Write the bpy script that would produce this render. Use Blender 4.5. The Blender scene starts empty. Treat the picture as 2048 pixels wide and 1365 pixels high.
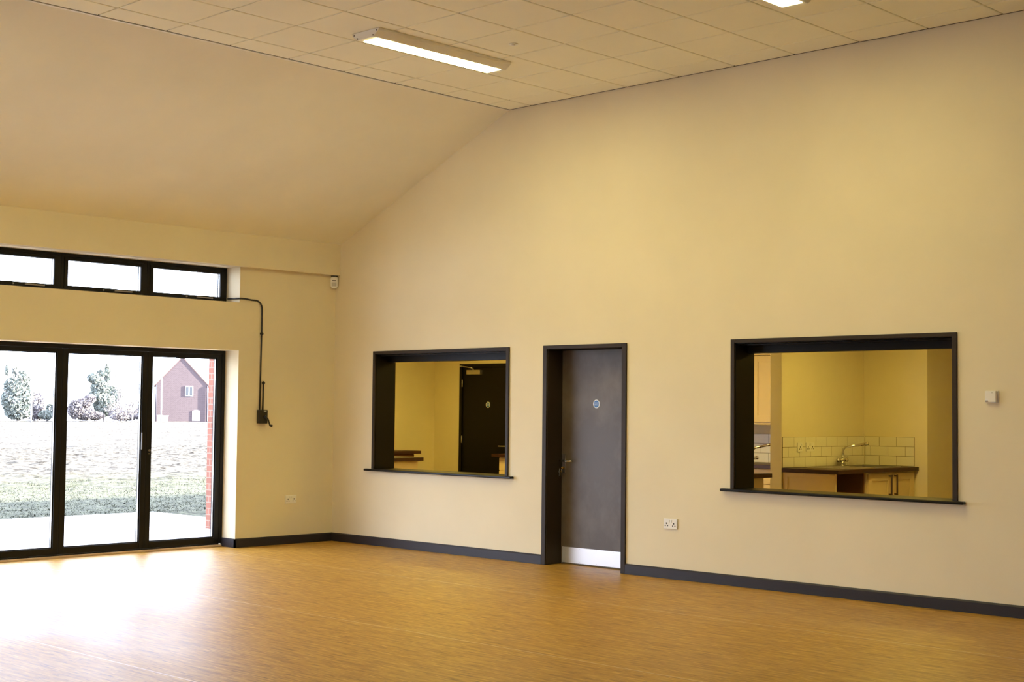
import bpy, bmesh, math, random
from mathutils import Vector, Matrix, noise

C = bpy.context.scene.collection
S = bpy.context.scene

# ------------------------------------------------------------------ camera, sky, sun, exposure
cam_d = bpy.data.cameras.new('camera')
cam = bpy.data.objects.new('camera', cam_d)
C.objects.link(cam)
cam_d.sensor_width = 36.0
cam_d.lens = 36.0 * 2838.6561 / 2048.0
cam_d.clip_end = 1000
cam.matrix_world = Matrix(((0.719766, 0.026153, 0.693724, 12.4162),
                           (0.694137, -0.042251, -0.718602, -10.0143),
                           (0.010516, 0.998765, -0.048564, 1.4678),
                           (0, 0, 0, 1)))
S.camera = cam
S.view_settings.view_transform = 'Standard'
S.view_settings.look = 'None'
S.view_settings.gamma = 1.0
S.view_settings.exposure = 0.0
S.view_settings.use_curve_mapping = False

w = bpy.data.worlds.new('hazy_sky')
S.world = w
w.use_nodes = True
bg = w.node_tree.nodes['Background']
bg.inputs[0].default_value = (0.82, 0.91, 1.14, 1)
bg.inputs[1].default_value = 10.5

sun_d = bpy.data.lights.new('sun', 'SUN')
sun_d.energy = 95.0
sun_d.color = (1.0, 0.93, 0.82)
sun_d.angle = math.radians(1.0)
sun = bpy.data.objects.new('sun', sun_d)
C.objects.link(sun)
AZ = math.radians(50)
EL = math.atan(0.430 * math.cos(AZ))
sun_dir = Vector((-math.cos(AZ) * math.cos(EL), -math.sin(AZ) * math.cos(EL), -math.sin(EL)))
sun.rotation_euler = sun_dir.to_track_quat('-Z', 'Y').to_euler()
sun.location = (60, 60, 60)

LAMP_COL = (1.0, 0.88, 0.38)
LAMP_STRENGTH = 62.0
KITCHEN_STRENGTH = 32.0

# ------------------------------------------------------------------ materials
def mat(name, col, rough=0.5, metal=0.0, spec=0.5, emit=None, estr=0.0):
    m = bpy.data.materials.new(name)
    m.use_nodes = True
    b = m.node_tree.nodes['Principled BSDF']
    b.inputs['Base Color'].default_value = (*col, 1)
    b.inputs['Roughness'].default_value = rough
    b.inputs['Metallic'].default_value = metal
    b.inputs['Specular IOR Level'].default_value = spec
    if emit:
        b.inputs['Emission Color'].default_value = (*emit, 1)
        b.inputs['Emission Strength'].default_value = estr
    return m

def nodes(m):
    nt = m.node_tree
    return nt, nt.nodes, nt.links, nt.nodes['Principled BSDF']

def coords(m, scale=(1, 1, 1), rot=(0, 0, 0)):
    nt, N, L, b = nodes(m)
    g = N.new('ShaderNodeNewGeometry')
    mp = N.new('ShaderNodeMapping')
    mp.inputs['Scale'].default_value = scale
    mp.inputs['Rotation'].default_value = rot
    L.new(g.outputs['Position'], mp.inputs['Vector'])
    return mp.outputs[0]

def noise_tex(m, vec, scale, detail=4, rough=0.55):
    nt, N, L, b = nodes(m)
    t = N.new('ShaderNodeTexNoise')
    t.inputs['Scale'].default_value = scale
    t.inputs['Detail'].default_value = detail
    t.inputs['Roughness'].default_value = rough
    L.new(vec, t.inputs['Vector'])
    return t.outputs['Fac']

def ramp(m, fac, stops):
    nt, N, L, b = nodes(m)
    r = N.new('ShaderNodeValToRGB')
    e = r.color_ramp.elements
    e[0].position, e[0].color = stops[0][0], (*stops[0][1], 1)
    e[1].position, e[1].color = stops[-1][0], (*stops[-1][1], 1)
    for p, c in stops[1:-1]:
        k = e.new(p)
        k.color = (*c, 1)
    L.new(fac, r.inputs[0])
    return r.outputs[0]

def mix(m, fac, a, b_, mode='MIX'):
    nt, N, L, b = nodes(m)
    x = N.new('ShaderNodeMix')
    x.data_type = 'RGBA'
    x.blend_type = mode
    for s, v in ((x.inputs[0], fac), (x.inputs[6], a), (x.inputs[7], b_)):
        if isinstance(v, (int, float)):
            s.default_value = v
        elif isinstance(v, tuple):
            s.default_value = (*v, 1)
        else:
            L.new(v, s)
    return x.outputs[2]

def math_n(m, op, a, b_=0.0, c_=None):
    nt, N, L, b = nodes(m)
    x = N.new('ShaderNodeMath')
    x.operation = op
    for i, v in enumerate((a, b_, c_)):
        if v is None:
            continue
        if isinstance(v, (int, float)):
            x.inputs[i].default_value = v
        else:
            L.new(v, x.inputs[i])
    return x.outputs[0]

def bump(m, fac, strength=0.2, dist=0.01):
    nt, N, L, b = nodes(m)
    x = N.new('ShaderNodeBump')
    x.inputs['Strength'].default_value = strength
    x.inputs['Distance'].default_value = dist
    L.new(fac, x.inputs['Height'])
    L.new(x.outputs[0], b.inputs['Normal'])

def set_col(m, sock):
    nt, N, L, b = nodes(m)
    L.new(sock, b.inputs['Base Color'])

def painted(name, col, rough=0.6, spec=0.3, var=0.03, bscale=180):
    m = mat(name, col, rough, 0, spec)
    v = coords(m)
    n = noise_tex(m, v, 1.3, 3)
    d = tuple(c * (1 - var) for c in col)
    l = tuple(min(1, c * (1 + var)) for c in col)
    set_col(m, ramp(m, n, [(0.3, d), (0.7, l)]))
    bump(m, noise_tex(m, v, bscale, 2), 0.04, 0.002)
    return m

M = {}
M['wall'] = painted('cream_wall_paint', (0.80, 0.705, 0.50), 0.75, 0.2)
M['soffit'] = painted('pale_soffit_paint', (0.90, 0.86, 0.72), 0.8, 0.2)
M['tile_ceiling'] = painted('mineral_ceiling_tile', (0.93, 0.89, 0.70), 0.9, 0.1, 0.02, 400)
M['ceiling_bar'] = mat('ceiling_grid_bar', (0.62, 0.56, 0.42), 0.6)
M['ceiling_shadow'] = mat('ceiling_shadow_strip', (0.10, 0.08, 0.05), 0.9)
M['white_trim'] = mat('white_metal_trim', (0.86, 0.83, 0.75), 0.4)
M['black_gloss'] = painted('black_brown_gloss_paint', (0.008, 0.006, 0.0045), 0.34, 0.18, 0.1)
M['dark_frame'] = painted('dark_grey_satin_paint', (0.036, 0.025, 0.017), 0.48, 0.20, 0.1)
M['door_paint'] = painted('dark_door_paint', (0.078, 0.058, 0.042), 0.42, 0.45, 0.15)
m = M['door_paint']
v = coords(m, (1, 1, 0.7))
sm_ = ramp(m, noise_tex(m, v, 2.6, 5, 0.6), [(0.42, (0.085, 0.062, 0.042)), (0.72, (0.150, 0.118, 0.084))])
set_col(m, sm_)
M['skirting'] = painted('dark_grey_skirting_paint', (0.022, 0.018, 0.022), 0.45, 0.35, 0.1)
M['alu'] = mat('dark_grey_powder_coat', (0.007, 0.006, 0.0055), 0.45, 0, 0.25)
M['spacer'] = mat('spacer_sky_glint', (0.85, 0.85, 0.86), 0.35, 0.3)  # white colour stands in for sky reflected along the pane edge
M['sill_strip'] = mat('pale_wooden_threshold', (0.62, 0.45, 0.30), 0.5)
M['steel'] = mat('brushed_steel', (0.62, 0.60, 0.58), 0.28, 1.0)
M['chrome'] = mat('chrome', (0.80, 0.78, 0.76), 0.08, 1.0)
M['brass'] = mat('brass', (0.75, 0.52, 0.20), 0.25, 1.0)
M['kick'] = mat('satin_aluminium', (0.80, 0.80, 0.82), 0.40, 0.55)
M['white_plastic'] = mat('white_plastic', (0.84, 0.80, 0.72), 0.35)
M['hole'] = mat('dark_socket_hole', (0.02, 0.015, 0.01), 0.8)
M['black_plastic'] = mat('black_plastic', (0.012, 0.010, 0.009), 0.35)
M['base_black'] = mat('base_shadow_black', (0.01, 0.01, 0.01), 0.7)
M['sign_blue'] = mat('sign_blue', (0.02, 0.13, 0.42), 0.4)
M['sign_white'] = mat('sign_white', (0.88, 0.90, 0.92), 0.4)
M['lens_grey'] = mat('grey_sensor_lens', (0.55, 0.50, 0.42), 0.5)
M['diffuser'] = mat('lit_light_diffuser', (0.9, 0.9, 0.9), 0.5, 0, 0.3, LAMP_COL, LAMP_STRENGTH)
M['kitchen_diffuser'] = mat('lit_kitchen_diffuser', (0.9, 0.9, 0.9), 0.5, 0, 0.3, (1.0, 0.76, 0.16), KITCHEN_STRENGTH)
M['worktop'] = mat('dark_wood_worktop', (0.06, 0.02, 0.01), 0.42, 0, 0.35)
v = coords(M['worktop'], (3, 3, 20))
set_col(M['worktop'], ramp(M['worktop'], noise_tex(M['worktop'], v, 4, 5), [(0.3, (0.026, 0.008, 0.005)), (0.7, (0.060, 0.020, 0.010))]))
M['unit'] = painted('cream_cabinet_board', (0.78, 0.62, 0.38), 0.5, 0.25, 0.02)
M['unit_void'] = painted('brown_board_and_shade', (0.20, 0.10, 0.045), 0.8, 0.2, 0.1)  # lines the bay; also carries the painted shade of the left-wall cabinet
M['tile'] = mat('cream_glazed_tile', (0.80, 0.74, 0.60), 0.3)
M['grout'] = mat('brown_grout', (0.13, 0.07, 0.03), 0.9)
M['bronze'] = mat('dark_bronze_handle', (0.10, 0.06, 0.035), 0.35, 0.6)

# glass: clear pane with a fresnel reflection
g = bpy.data.materials.new('clear_glass')
g.use_nodes = True
nt = g.node_tree
nt.nodes.clear()
o_ = nt.nodes.new('ShaderNodeOutputMaterial')
mx = nt.nodes.new('ShaderNodeMixShader')
tr = nt.nodes.new('ShaderNodeBsdfTransparent')
tr.inputs[0].default_value = (0.97, 0.98, 0.98, 1)
gl = nt.nodes.new('ShaderNodeBsdfGlossy')
gl.inputs['Roughness'].default_value = 0.02
fr = nt.nodes.new('ShaderNodeFresnel')
fr.inputs[0].default_value = 1.3
nt.links.new(fr.outputs[0], mx.inputs[0])
nt.links.new(tr.outputs[0], mx.inputs[1])
nt.links.new(gl.outputs[0], mx.inputs[2])
nt.links.new(mx.outputs[0], o_.inputs[0])
M['glass'] = g

# floor: wood-flake vinyl with streaks along x and pale weld seams between 2 m rolls
m = mat('wood_flake_vinyl', (0.4, 0.22, 0.07), 0.34, 0, 0.42)
M['floor'] = m
v = coords(m, (1.6, 22, 1))
n1 = noise_tex(m, v, 1.6, 6, 0.65)
v2 = coords(m, (5, 62, 1))
n2 = noise_tex(m, v2, 1.2, 4, 0.6)
v3 = coords(m, (0.5, 0.9, 1))
n3 = noise_tex(m, v3, 1.0, 3)
c1 = ramp(m, n1, [(0.30, (0.255, 0.122, 0.013)), (0.50, (0.425, 0.225, 0.028)), (0.72, (0.58, 0.35, 0.065))])
dark = ramp(m, n2, [(0.36, (0.38, 0.29, 0.18)), (0.43, (1, 1, 1))])
c2 = mix(m, 0.85, c1, dark, 'MULTIPLY')
lite = ramp(m, n2, [(0.58, (0, 0, 0)), (0.66, (0.22, 0.16, 0.07))])
c3 = mix(m, 1.0, c2, lite, 'ADD')
c4 = mix(m, 0.35, c3, ramp(m, n3, [(0.3, (0.80, 0.78, 0.76)), (0.7, (1.0, 1.0, 1.0))]), 'MULTIPLY')
ntf, N, L, b = nodes(m)
gp = N.new('ShaderNodeNewGeometry')
sp = N.new('ShaderNodeSeparateXYZ')
L.new(gp.outputs['Position'], sp.inputs[0])
yy = math_n(m, 'ADD', sp.outputs[1], 5.668 + 20.0)
md = math_n(m, 'MODULO', yy, 2.0)
dist = math_n(m, 'MINIMUM', md, math_n(m, 'SUBTRACT', 2.0, md))
seam = math_n(m, 'LESS_THAN', dist, 0.005)
set_col(m, mix(m, seam, c4, (0.58, 0.42, 0.22)))
rr = ramp(m, n3, [(0.3, (0.43, 0.43, 0.43)), (0.7, (0.49, 0.49, 0.49))])
L.new(mix(m, seam, rr, (0.40, 0.40, 0.40)), b.inputs['Roughness'])
bump(m, n1, 0.10, 0.002)

def brick_mat(name, c1, c2, mortar, bw, bh, ms, axis):
    m = mat(name, c1, 0.9, 0, 0.2)
    nt, N, L, b = nodes(m)
    gq = N.new('ShaderNodeNewGeometry')
    s = N.new('ShaderNodeSeparateXYZ')
    L.new(gq.outputs['Position'], s.inputs[0])
    cb = N.new('ShaderNodeCombineXYZ')
    h = math_n(m, 'ADD', s.outputs[0], s.outputs[1]) if axis == 'xy' else s.outputs['xyz'.index(axis)]
    L.new(h, cb.inputs[0])
    L.new(s.outputs[2], cb.inputs[1])
    t = N.new('ShaderNodeTexBrick')
    t.inputs['Color1'].default_value = (*c1, 1)
    t.inputs['Color2'].default_value = (*c2, 1)
    t.inputs['Mortar'].default_value = (*mortar, 1)
    t.inputs['Scale'].default_value = 1.0
    t.inputs['Brick Width'].default_value = bw
    t.inputs['Row Height'].default_value = bh
    t.inputs['Mortar Size'].default_value = ms
    L.new(cb.outputs[0], t.inputs['Vector'])
    L.new(t.outputs['Color'], b.inputs['Base Color'])
    return m
M['brick'] = brick_mat('red_facing_brick', (0.215, 0.086, 0.060), (0.175, 0.074, 0.053), (0.23, 0.155, 0.12), 0.225, 0.075, 0.006, 'x')
M['house_brick'] = brick_mat('flare_paled_house_brick', (0.068, 0.049, 0.052), (0.082, 0.060, 0.063), (0.10, 0.082, 0.085), 0.45, 0.15, 0.02, 'xy')  # red brick paled in colour to take in lens flare
M['house_tile'] = mat('dull_red_roof_tile', (0.12, 0.07, 0.06), 0.8)
M['house_white'] = mat('white_house_paint', (0.30, 0.30, 0.31), 0.6)
M['house_pane'] = mat('grey_house_pane', (0.045, 0.05, 0.055), 0.2)
M['pipe'] = mat('dark_downpipe', (0.025, 0.025, 0.04), 0.5)
M['roof'] = mat('grey_roof_slate', (0.1, 0.1, 0.11), 0.8)
m = mat('pale_paving', (0.55, 0.53, 0.49), 0.85)
v = coords(m)
set_col(m, ramp(m, noise_tex(m, v, 3.0, 5), [(0.3, (0.46, 0.44, 0.40)), (0.7, (0.60, 0.58, 0.54))]))
M['patio'] = m
# field: rough grass by the patio, bare cloddy soil further out
m = mat('field_soil_and_grass', (0.2, 0.18, 0.1), 0.95, 0, 0.1)
v = coords(m, (1, 1, 1))
soil = ramp(m, noise_tex(m, v, 5.5, 8, 0.78), [(0.40, (0.011, 0.009, 0.007)), (0.46, (0.032, 0.028, 0.022)), (0.52, (0.075, 0.069, 0.058))])
grass = ramp(m, noise_tex(m, v, 9.0, 6, 0.75), [(0.36, (0.009, 0.010, 0.006)), (0.46, (0.034, 0.036, 0.024)), (0.58, (0.074, 0.077, 0.050))])
nt, N, L, b = nodes(m)
gq = N.new('ShaderNodeNewGeometry')
s = N.new('ShaderNodeSeparateXYZ')
L.new(gq.outputs['Position'], s.inputs[0])
edge = math_n(m, 'MULTIPLY_ADD', noise_tex(m, v, 0.35, 4), 12.0, s.outputs[0])
mr = N.new('ShaderNodeMapRange')
mr.inputs['From Min'].default_value = -12.5
mr.inputs['From Max'].default_value = -6.0
L.new(edge, mr.inputs['Value'])
set_col(m, mix(m, mr.outputs[0], soil, grass))
M['field'] = m
M['grass'] = painted('grass_blade', (0.034, 0.038, 0.024), 0.7, 0.2, 0.35)
M['leaf_green'] = painted('grey_green_foliage', (0.155, 0.175, 0.160), 0.8, 0.1, 0.2)
M['leaf_brown'] = painted('bare_twig_foliage', (0.155, 0.140, 0.147), 0.8, 0.1, 0.2)
M['leaf_olive'] = painted('olive_foliage', (0.12, 0.125, 0.085), 0.8, 0.1, 0.25)
M['bark'] = painted('pale_bark', (0.22, 0.20, 0.19), 0.9, 0.1, 0.2)

# ------------------------------------------------------------------ mesh helpers
class MB:
    """collects shapes into one bmesh"""
    def __init__(self):
        self.bm = bmesh.new()
    def box(self, x0, x1, y0, y1, z0, z1, bev=0.0, seg=2):
        if x0 > x1: x0, x1 = x1, x0
        if y0 > y1: y0, y1 = y1, y0
        if z0 > z1: z0, z1 = z1, z0
        t = bmesh.new()
        r = bmesh.ops.create_cube(t, size=1)
        for q in r['verts']:
            q.co = Vector(((x0 + x1) / 2 + q.co.x * (x1 - x0), (y0 + y1) / 2 + q.co.y * (y1 - y0), (z0 + z1) / 2 + q.co.z * (z1 - z0)))
        if bev > 0:
            bmesh.ops.bevel(t, geom=t.edges[:], offset=bev, segments=seg, profile=0.6, affect='EDGES')
        self.merge(t)
        return self
    def merge(self, t, mx=None):
        if mx is not None:
            t.transform(mx)
        me = bpy.data.meshes.new('t')
        t.to_mesh(me)
        t.free()
        self.bm.from_mesh(me)
        bpy.data.meshes.remove(me)
    def tube(self, pts, r, n=10, cap=True):
        pts = [Vector(p) for p in pts]
        rs = r if isinstance(r, (list, tuple)) else [r] * len(pts)
        rings = []
        up = None
        for i, p in enumerate(pts):
            a = pts[max(i - 1, 0)]
            c = pts[min(i + 1, len(pts) - 1)]
            d = (c - a).normalized()
            if up is None:
                up = Vector((0, 0, 1)) if abs(d.z) < 0.9 else Vector((1, 0, 0))
            sd = d.cross(up).normalized()
            up = sd.cross(d).normalized()
            rings.append([self.bm.verts.new(p + (sd * math.cos(2 * math.pi * k / n) + up * math.sin(2 * math.pi * k / n)) * rs[i]) for k in range(n)])
        for a, c in zip(rings, rings[1:]):
            for k in range(n):
                self.bm.faces.new((a[k], a[(k + 1) % n], c[(k + 1) % n], c[k])).smooth = True
        if cap:
            self.bm.faces.new(rings[0][::-1])
            self.bm.faces.new(rings[-1])
        return self
    def ball(self, c, r, sx=1, sy=1, sz=1, seg=14):
        t = bmesh.new()
        bmesh.ops.create_uvsphere(t, u_segments=seg, v_segments=max(6, seg // 2), radius=r)
        for f in t.faces:
            f.smooth = True
        self.merge(t, Matrix.Translation(Vector(c)) @ Matrix.Diagonal((sx, sy, sz, 1)))
        return self
    def prism(self, poly, axis, a, b_):
        """polygon (u, v) extruded along axis from a to b: x -> (y,z), y -> (x,z), z -> (x,y)"""
        def P(u, v, w):
            return {'x': (w, u, v), 'y': (u, w, v), 'z': (u, v, w)}[axis]
        lo = [self.bm.verts.new(P(u, v, a)) for u, v in poly]
        hi = [self.bm.verts.new(P(u, v, b_)) for u, v in poly]
        n = len(poly)
        self.bm.faces.new(lo)
        self.bm.faces.new(hi[::-1])
        for k in range(n):
            self.bm.faces.new((lo[k], hi[k], hi[(k + 1) % n], lo[(k + 1) % n]))
        bmesh.ops.recalc_face_normals(self.bm, faces=self.bm.faces[:])
        return self
    def quad(self, a, b_, c, d):
        self.bm.faces.new([self.bm.verts.new(p) for p in (a, b_, c, d)])
        return self
    def build(self, name, material, parent=None, off=None):
        me = bpy.data.meshes.new(name)
        if off is not None:
            self.bm.transform(Matrix.Translation(-Vector(off)))
        elif parent is not None:
            self.bm.transform(Matrix.Translation(-base_of(parent)))
        self.bm.to_mesh(me)
        self.bm.free()
        me.materials.append(material)
        o = bpy.data.objects.new(name, me)
        C.objects.link(o)
        if parent is not None:
            o.parent = parent
        elif off is not None:
            o.location = off
        return o

def base_of(o):
    p = Vector((0, 0, 0))
    while o is not None:
        p = p + Vector(o.location)
        o = o.parent
    return p

def tag(o, label, cat, group=None, kind=None):
    o['label'] = label
    o['category'] = cat
    if group: o['group'] = group
    if kind: o['kind'] = kind
    return o

def thing(name, loc, label, cat, group=None, kind=None):
    o = bpy.data.objects.new(name, None)
    o.empty_display_size = 0.1
    C.objects.link(o)
    o.location = loc
    return tag(o, label, cat, group, kind)

def structure(name, mb, material, label, cat):
    return tag(mb.build(name, material), label, cat, None, 'structure')

def copy_tree(o, loc, label=None):
    c = o.copy(); C.objects.link(c); c.location = loc
    if label: c['label'] = label
    for ch in list(o.children):
        d = ch.copy(); C.objects.link(d); d.parent = c
        for g2 in list(ch.children):
            e = g2.copy(); C.objects.link(e); e.parent = d
    return c

def text_mesh(name, body, size, material, parent, loc, rot):
    """lettering as a real mesh, centred on loc (world)"""
    cu = bpy.data.curves.new(name, 'FONT')
    cu.body = body
    cu.size = size
    cu.align_x = 'CENTER'
    cu.align_y = 'CENTER'
    cu.extrude = 0.0004
    to = bpy.data.objects.new(name, cu)
    C.objects.link(to)
    dg = bpy.context.evaluated_depsgraph_get()
    me = bpy.data.meshes.new_from_object(to.evaluated_get(dg))
    bpy.data.objects.remove(to)
    bpy.data.curves.remove(cu)
    me.materials.clear()
    me.materials.append(material)
    o = bpy.data.objects.new(name, me)
    C.objects.link(o)
    o.parent = parent
    o.location = Vector(loc) - base_of(parent)
    o.rotation_euler = rot
    return o

# ------------------------------------------------------------------ main dimensions
H = 4.4425            # flat ceiling
XC = 2.669            # where the flat ceiling meets the slope
EV = 3.26             # slope at the bulkhead
XR, YF = 15.07, -14.0
DTOP = 2.063          # bifold opening
CB, CT = 2.569, 2.944
YR = -1.285           # right edge of the glazing openings
LEAF = 0.938
NLEAF = 6
YL = -1.337 - LEAF * NLEAF + 0.005 - 0.05
REC = -0.24           # face of the frames behind the inner wall face

# ------------------------------------------------------------------ room shell
def wall_pieces(mb, a0, a1, z0, z1, holes, put):
    """rectangular wall with rectangular holes (a_lo, a_hi, z_lo, z_hi), made of solid blocks"""
    xs = sorted({a0, a1, *[h[0] for h in holes], *[h[1] for h in holes]})
    zs = sorted({z0, z1, *[h[2] for h in holes], *[h[3] for h in holes]})
    for i in range(len(xs) - 1):
        for j in range(len(zs) - 1):
            cx, cz = (xs[i] + xs[i + 1]) / 2, (zs[j] + zs[j + 1]) / 2
            if any(h[0] < cx < h[1] and h[2] < cz < h[3] for h in holes):
                continue
            put(xs[i], xs[i + 1], zs[j], zs[j + 1])

H1 = (0.690, 2.708, 0.795, 2.070)
H2 = (5.372, 7.398, 0.795, 2.072)
HD = (3.195, 4.193, 0.0, 2.072)
WT = 0.26
mb = MB()
wall_pieces(mb, -0.34, XR, 0, 3.0, [H1, H2, HD], lambda a, b_, z0, z1: mb.box(a, b_, 0, WT, z0, z1))
mb.prism([(-0.34, 3.0), (XR, 3.0), (XR, 3.28), (XR - XC, H + 0.06), (XC, H + 0.06), (-0.34, 3.12)], 'y', 0, WT)
structure('wall_back', mb, M['wall'], 'cream gable wall with two serving hatches and a dark door', 'wall')

mb = MB()
HOLES_L = [(YL, YR, 0, DTOP), (YL, YR, CB, CT)]
wall_pieces(mb, YF, 0, 0, 3.0, HOLES_L, lambda a, b_, z0, z1: mb.box(-0.30, 0, a, b_, z0, z1))
mb.box(-0.02, 0.071, YF, 0, CT, 3.29)
structure('wall_left', mb, M['wall'], 'cream side wall around the folding glass doors and high windows', 'wall')
mb = MB()
wall_pieces(mb, YF, 0, -0.1, 3.0, HOLES_L, lambda a, b_, z0, z1: mb.box(-0.41, -0.305, a, b_, z0, z1))
mb.box(-0.72, -0.30, YF, -0.005, 3.0, 3.18)
structure('wall_outside', mb, M['brick'], 'red brick outer skin of the glazed wall', 'wall')

mb = MB().box(XR, XR + 0.3, YF, WT, 0, 3.3)
structure('wall_right', mb, M['wall'], 'cream side wall behind the camera on the right', 'wall')
mb = MB()
HOLES_F = [(4.4, 7.6, 0.9, 2.5)]  # opening for an unseen window, added to bring daylight to the back wall
wall_pieces(mb, -0.3, XR, 0, 3.0, HOLES_F, lambda a, b_, z0, z1: mb.box(a, b_, YF - 0.3, YF, z0, z1))
mb.prism([(-0.3, 3.0), (XR, 3.0), (XR, 3.28), (XR - XC, H + 0.06), (XC, H + 0.06), (-0.3, 3.12)], 'y', YF - 0.3, YF)
structure('wall_front', mb, M['wall'], 'cream end wall behind the camera', 'wall')

mb = MB().box(-0.235, XR, YF, 0.20, -0.12, 0)
structure('floor', mb, M['floor'], 'wide tan wood-flake vinyl floor of the empty hall', 'floor')

# sloping ceilings either side of the flat one
SL = (H - 3.291) / (XC - 0.071)
for nm, pts in (('ceiling_slope', [(-0.02, 3.291 - 0.091 * SL), (XC, H), (XC, H + 0.1), (-0.02, 3.30 + 0.06)]),):
    mb = MB().prism(pts, 'y', YF, 0)
    structure(nm, mb, M['soffit'], 'smooth sloping ceiling above the folding glass doors', 'ceiling')
mb = MB().prism([(XR + 0.02, 3.25), (XR - XC, H), (XR - XC, H + 0.1), (XR + 0.02, 3.36)], 'y', YF, 0)
structure('ceiling_slope', mb, M['soffit'], 'smooth sloping ceiling on the camera side', 'ceiling')

# flat ceiling: tegular tiles 600 x 600 on a grid, made in one mesh
X0, YT = 2.9923, -0.3325
xl = [XC + 0.03] + [X0 + 0.6 * k for k in range(16)]
xl = [q for q in xl if q < XR - XC - 0.05] + [XR - XC - 0.02]
yl = [-0.012] + [YT - 0.6 * k for k in range(23)]
yl = [q for q in yl if q > YF + 0.05] + [YF]
mb = MB()
for i in range(len(xl) - 1):
    for j in range(len(yl) - 1):
        gx, gy = 0.006, 0.006
        mb.box(xl[i] + gx, xl[i + 1] - gx, yl[j + 1] + gy, yl[j] - gy, H, H + 0.02, 0.0035, 1)
structure('ceiling', mb, M['tile_ceiling'], 'flat suspended ceiling of square off-white tiles', 'ceiling')
mb = MB().box(XC, XR - XC, YF, 0, H + 0.014, H + 0.03)
structure('ceiling_grid', mb, M['ceiling_bar'], 'thin grid bars between the ceiling tiles', 'ceiling')
mb = MB().box(XC - 0.006, XC + 0.022, YF, -0.001, H - 0.004, H + 0.03)
structure('trim_1', mb, M['white_trim'], 'thin pale edge trim between sloping and flat ceiling', 'trim')
mb = MB().box(XC + 0.0225, XC + 0.0355, YF, -0.001, H + 0.002, H + 0.008)
mb.box(XC + 0.03, XR - XC, -0.0105, -0.001, H + 0.001, H + 0.008)
structure('trim_2', mb, M['ceiling_shadow'], 'dark strip painted as the shadow line along the ceiling edge', 'trim')  # dark-coloured strips in place of the shadow line at the ceiling edge

# skirting
def skirt(mb, a, b_, axis, sgn, zt=0.092, t=0.018):
    """flat board with a bevelled top edge"""
    if axis == 'x':
        mb.prism([(0, 0), (sgn * t, 0), (sgn * t, zt - 0.012), (sgn * (t - 0.008), zt), (0, zt)], 'x', a, b_)
    else:
        mb.prism([(0, 0), (sgn * t, 0), (sgn * t, zt - 0.012), (sgn * (t - 0.008), zt), (0, zt)], 'y', a, b_)
    return mb
mb = skirt(MB(), 0.018, 3.178, 'x', -1)
structure('baseboard_back', mb, M['skirting'], 'dark grey skirting from the corner to the hall door', 'baseboard')
mb = skirt(MB(), 4.2095, XR - 0.02, 'x', -1)
structure('baseboard_back', mb, M['skirting'], 'dark grey skirting under the right hatch running out of frame', 'baseboard')
mb = skirt(MB(), YR - 0.018, -0.0005, 'y', 1)
t_ = MB()
t_.box(0.0, 0.018, YR - 0.018, 0.0, 0, 0.080)
mb.bm.free()
mb = MB()
mb.prism([(0, 0), (0.018, 0), (0.018, 0.080), (0.010, 0.092), (0, 0.092)], 'y', YR - 0.018, 0)
t_.bm.free()
mb.box(-0.235, 0.018, YR - 0.018, YR, 0, 0.092)
structure('baseboard_left', mb, M['skirting'], 'short dark skirting in the corner beside the glass doors', 'baseboard')

# ------------------------------------------------------------------ folding glass doors
XB0, XB1 = -0.30, REC
FR = 0.042
mb = MB()
mb.box(XB0, XB1 + 0.004, YR - FR, YR - 0.001, 0.03, DTOP - 0.001, 0.004)
mb.box(XB0, XB1 + 0.004, YL + 0.001, YL + FR, 0.03, DTOP - 0.001, 0.004)
mb.box(XB0, XB1 + 0.004, YL + FR, YR - FR, DTOP - 0.04, DTOP - 0.001, 0.004)
mb.box(XB0, XB1 + 0.004, YL + FR, YR - FR, 0.0205, 0.032)
o = structure('trim_3', mb, M['alu'], 'dark outer frame around the folding glass doors', 'door frame')
mb = MB().box(XB0 - 0.005, XB1 + 0.03, YL, YR - 0.02, 0.0005, 0.02, 0.004)
structure('trim_4', mb, M['sill_strip'], 'pale wooden threshold strip under the folding glass doors', 'threshold')

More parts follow.
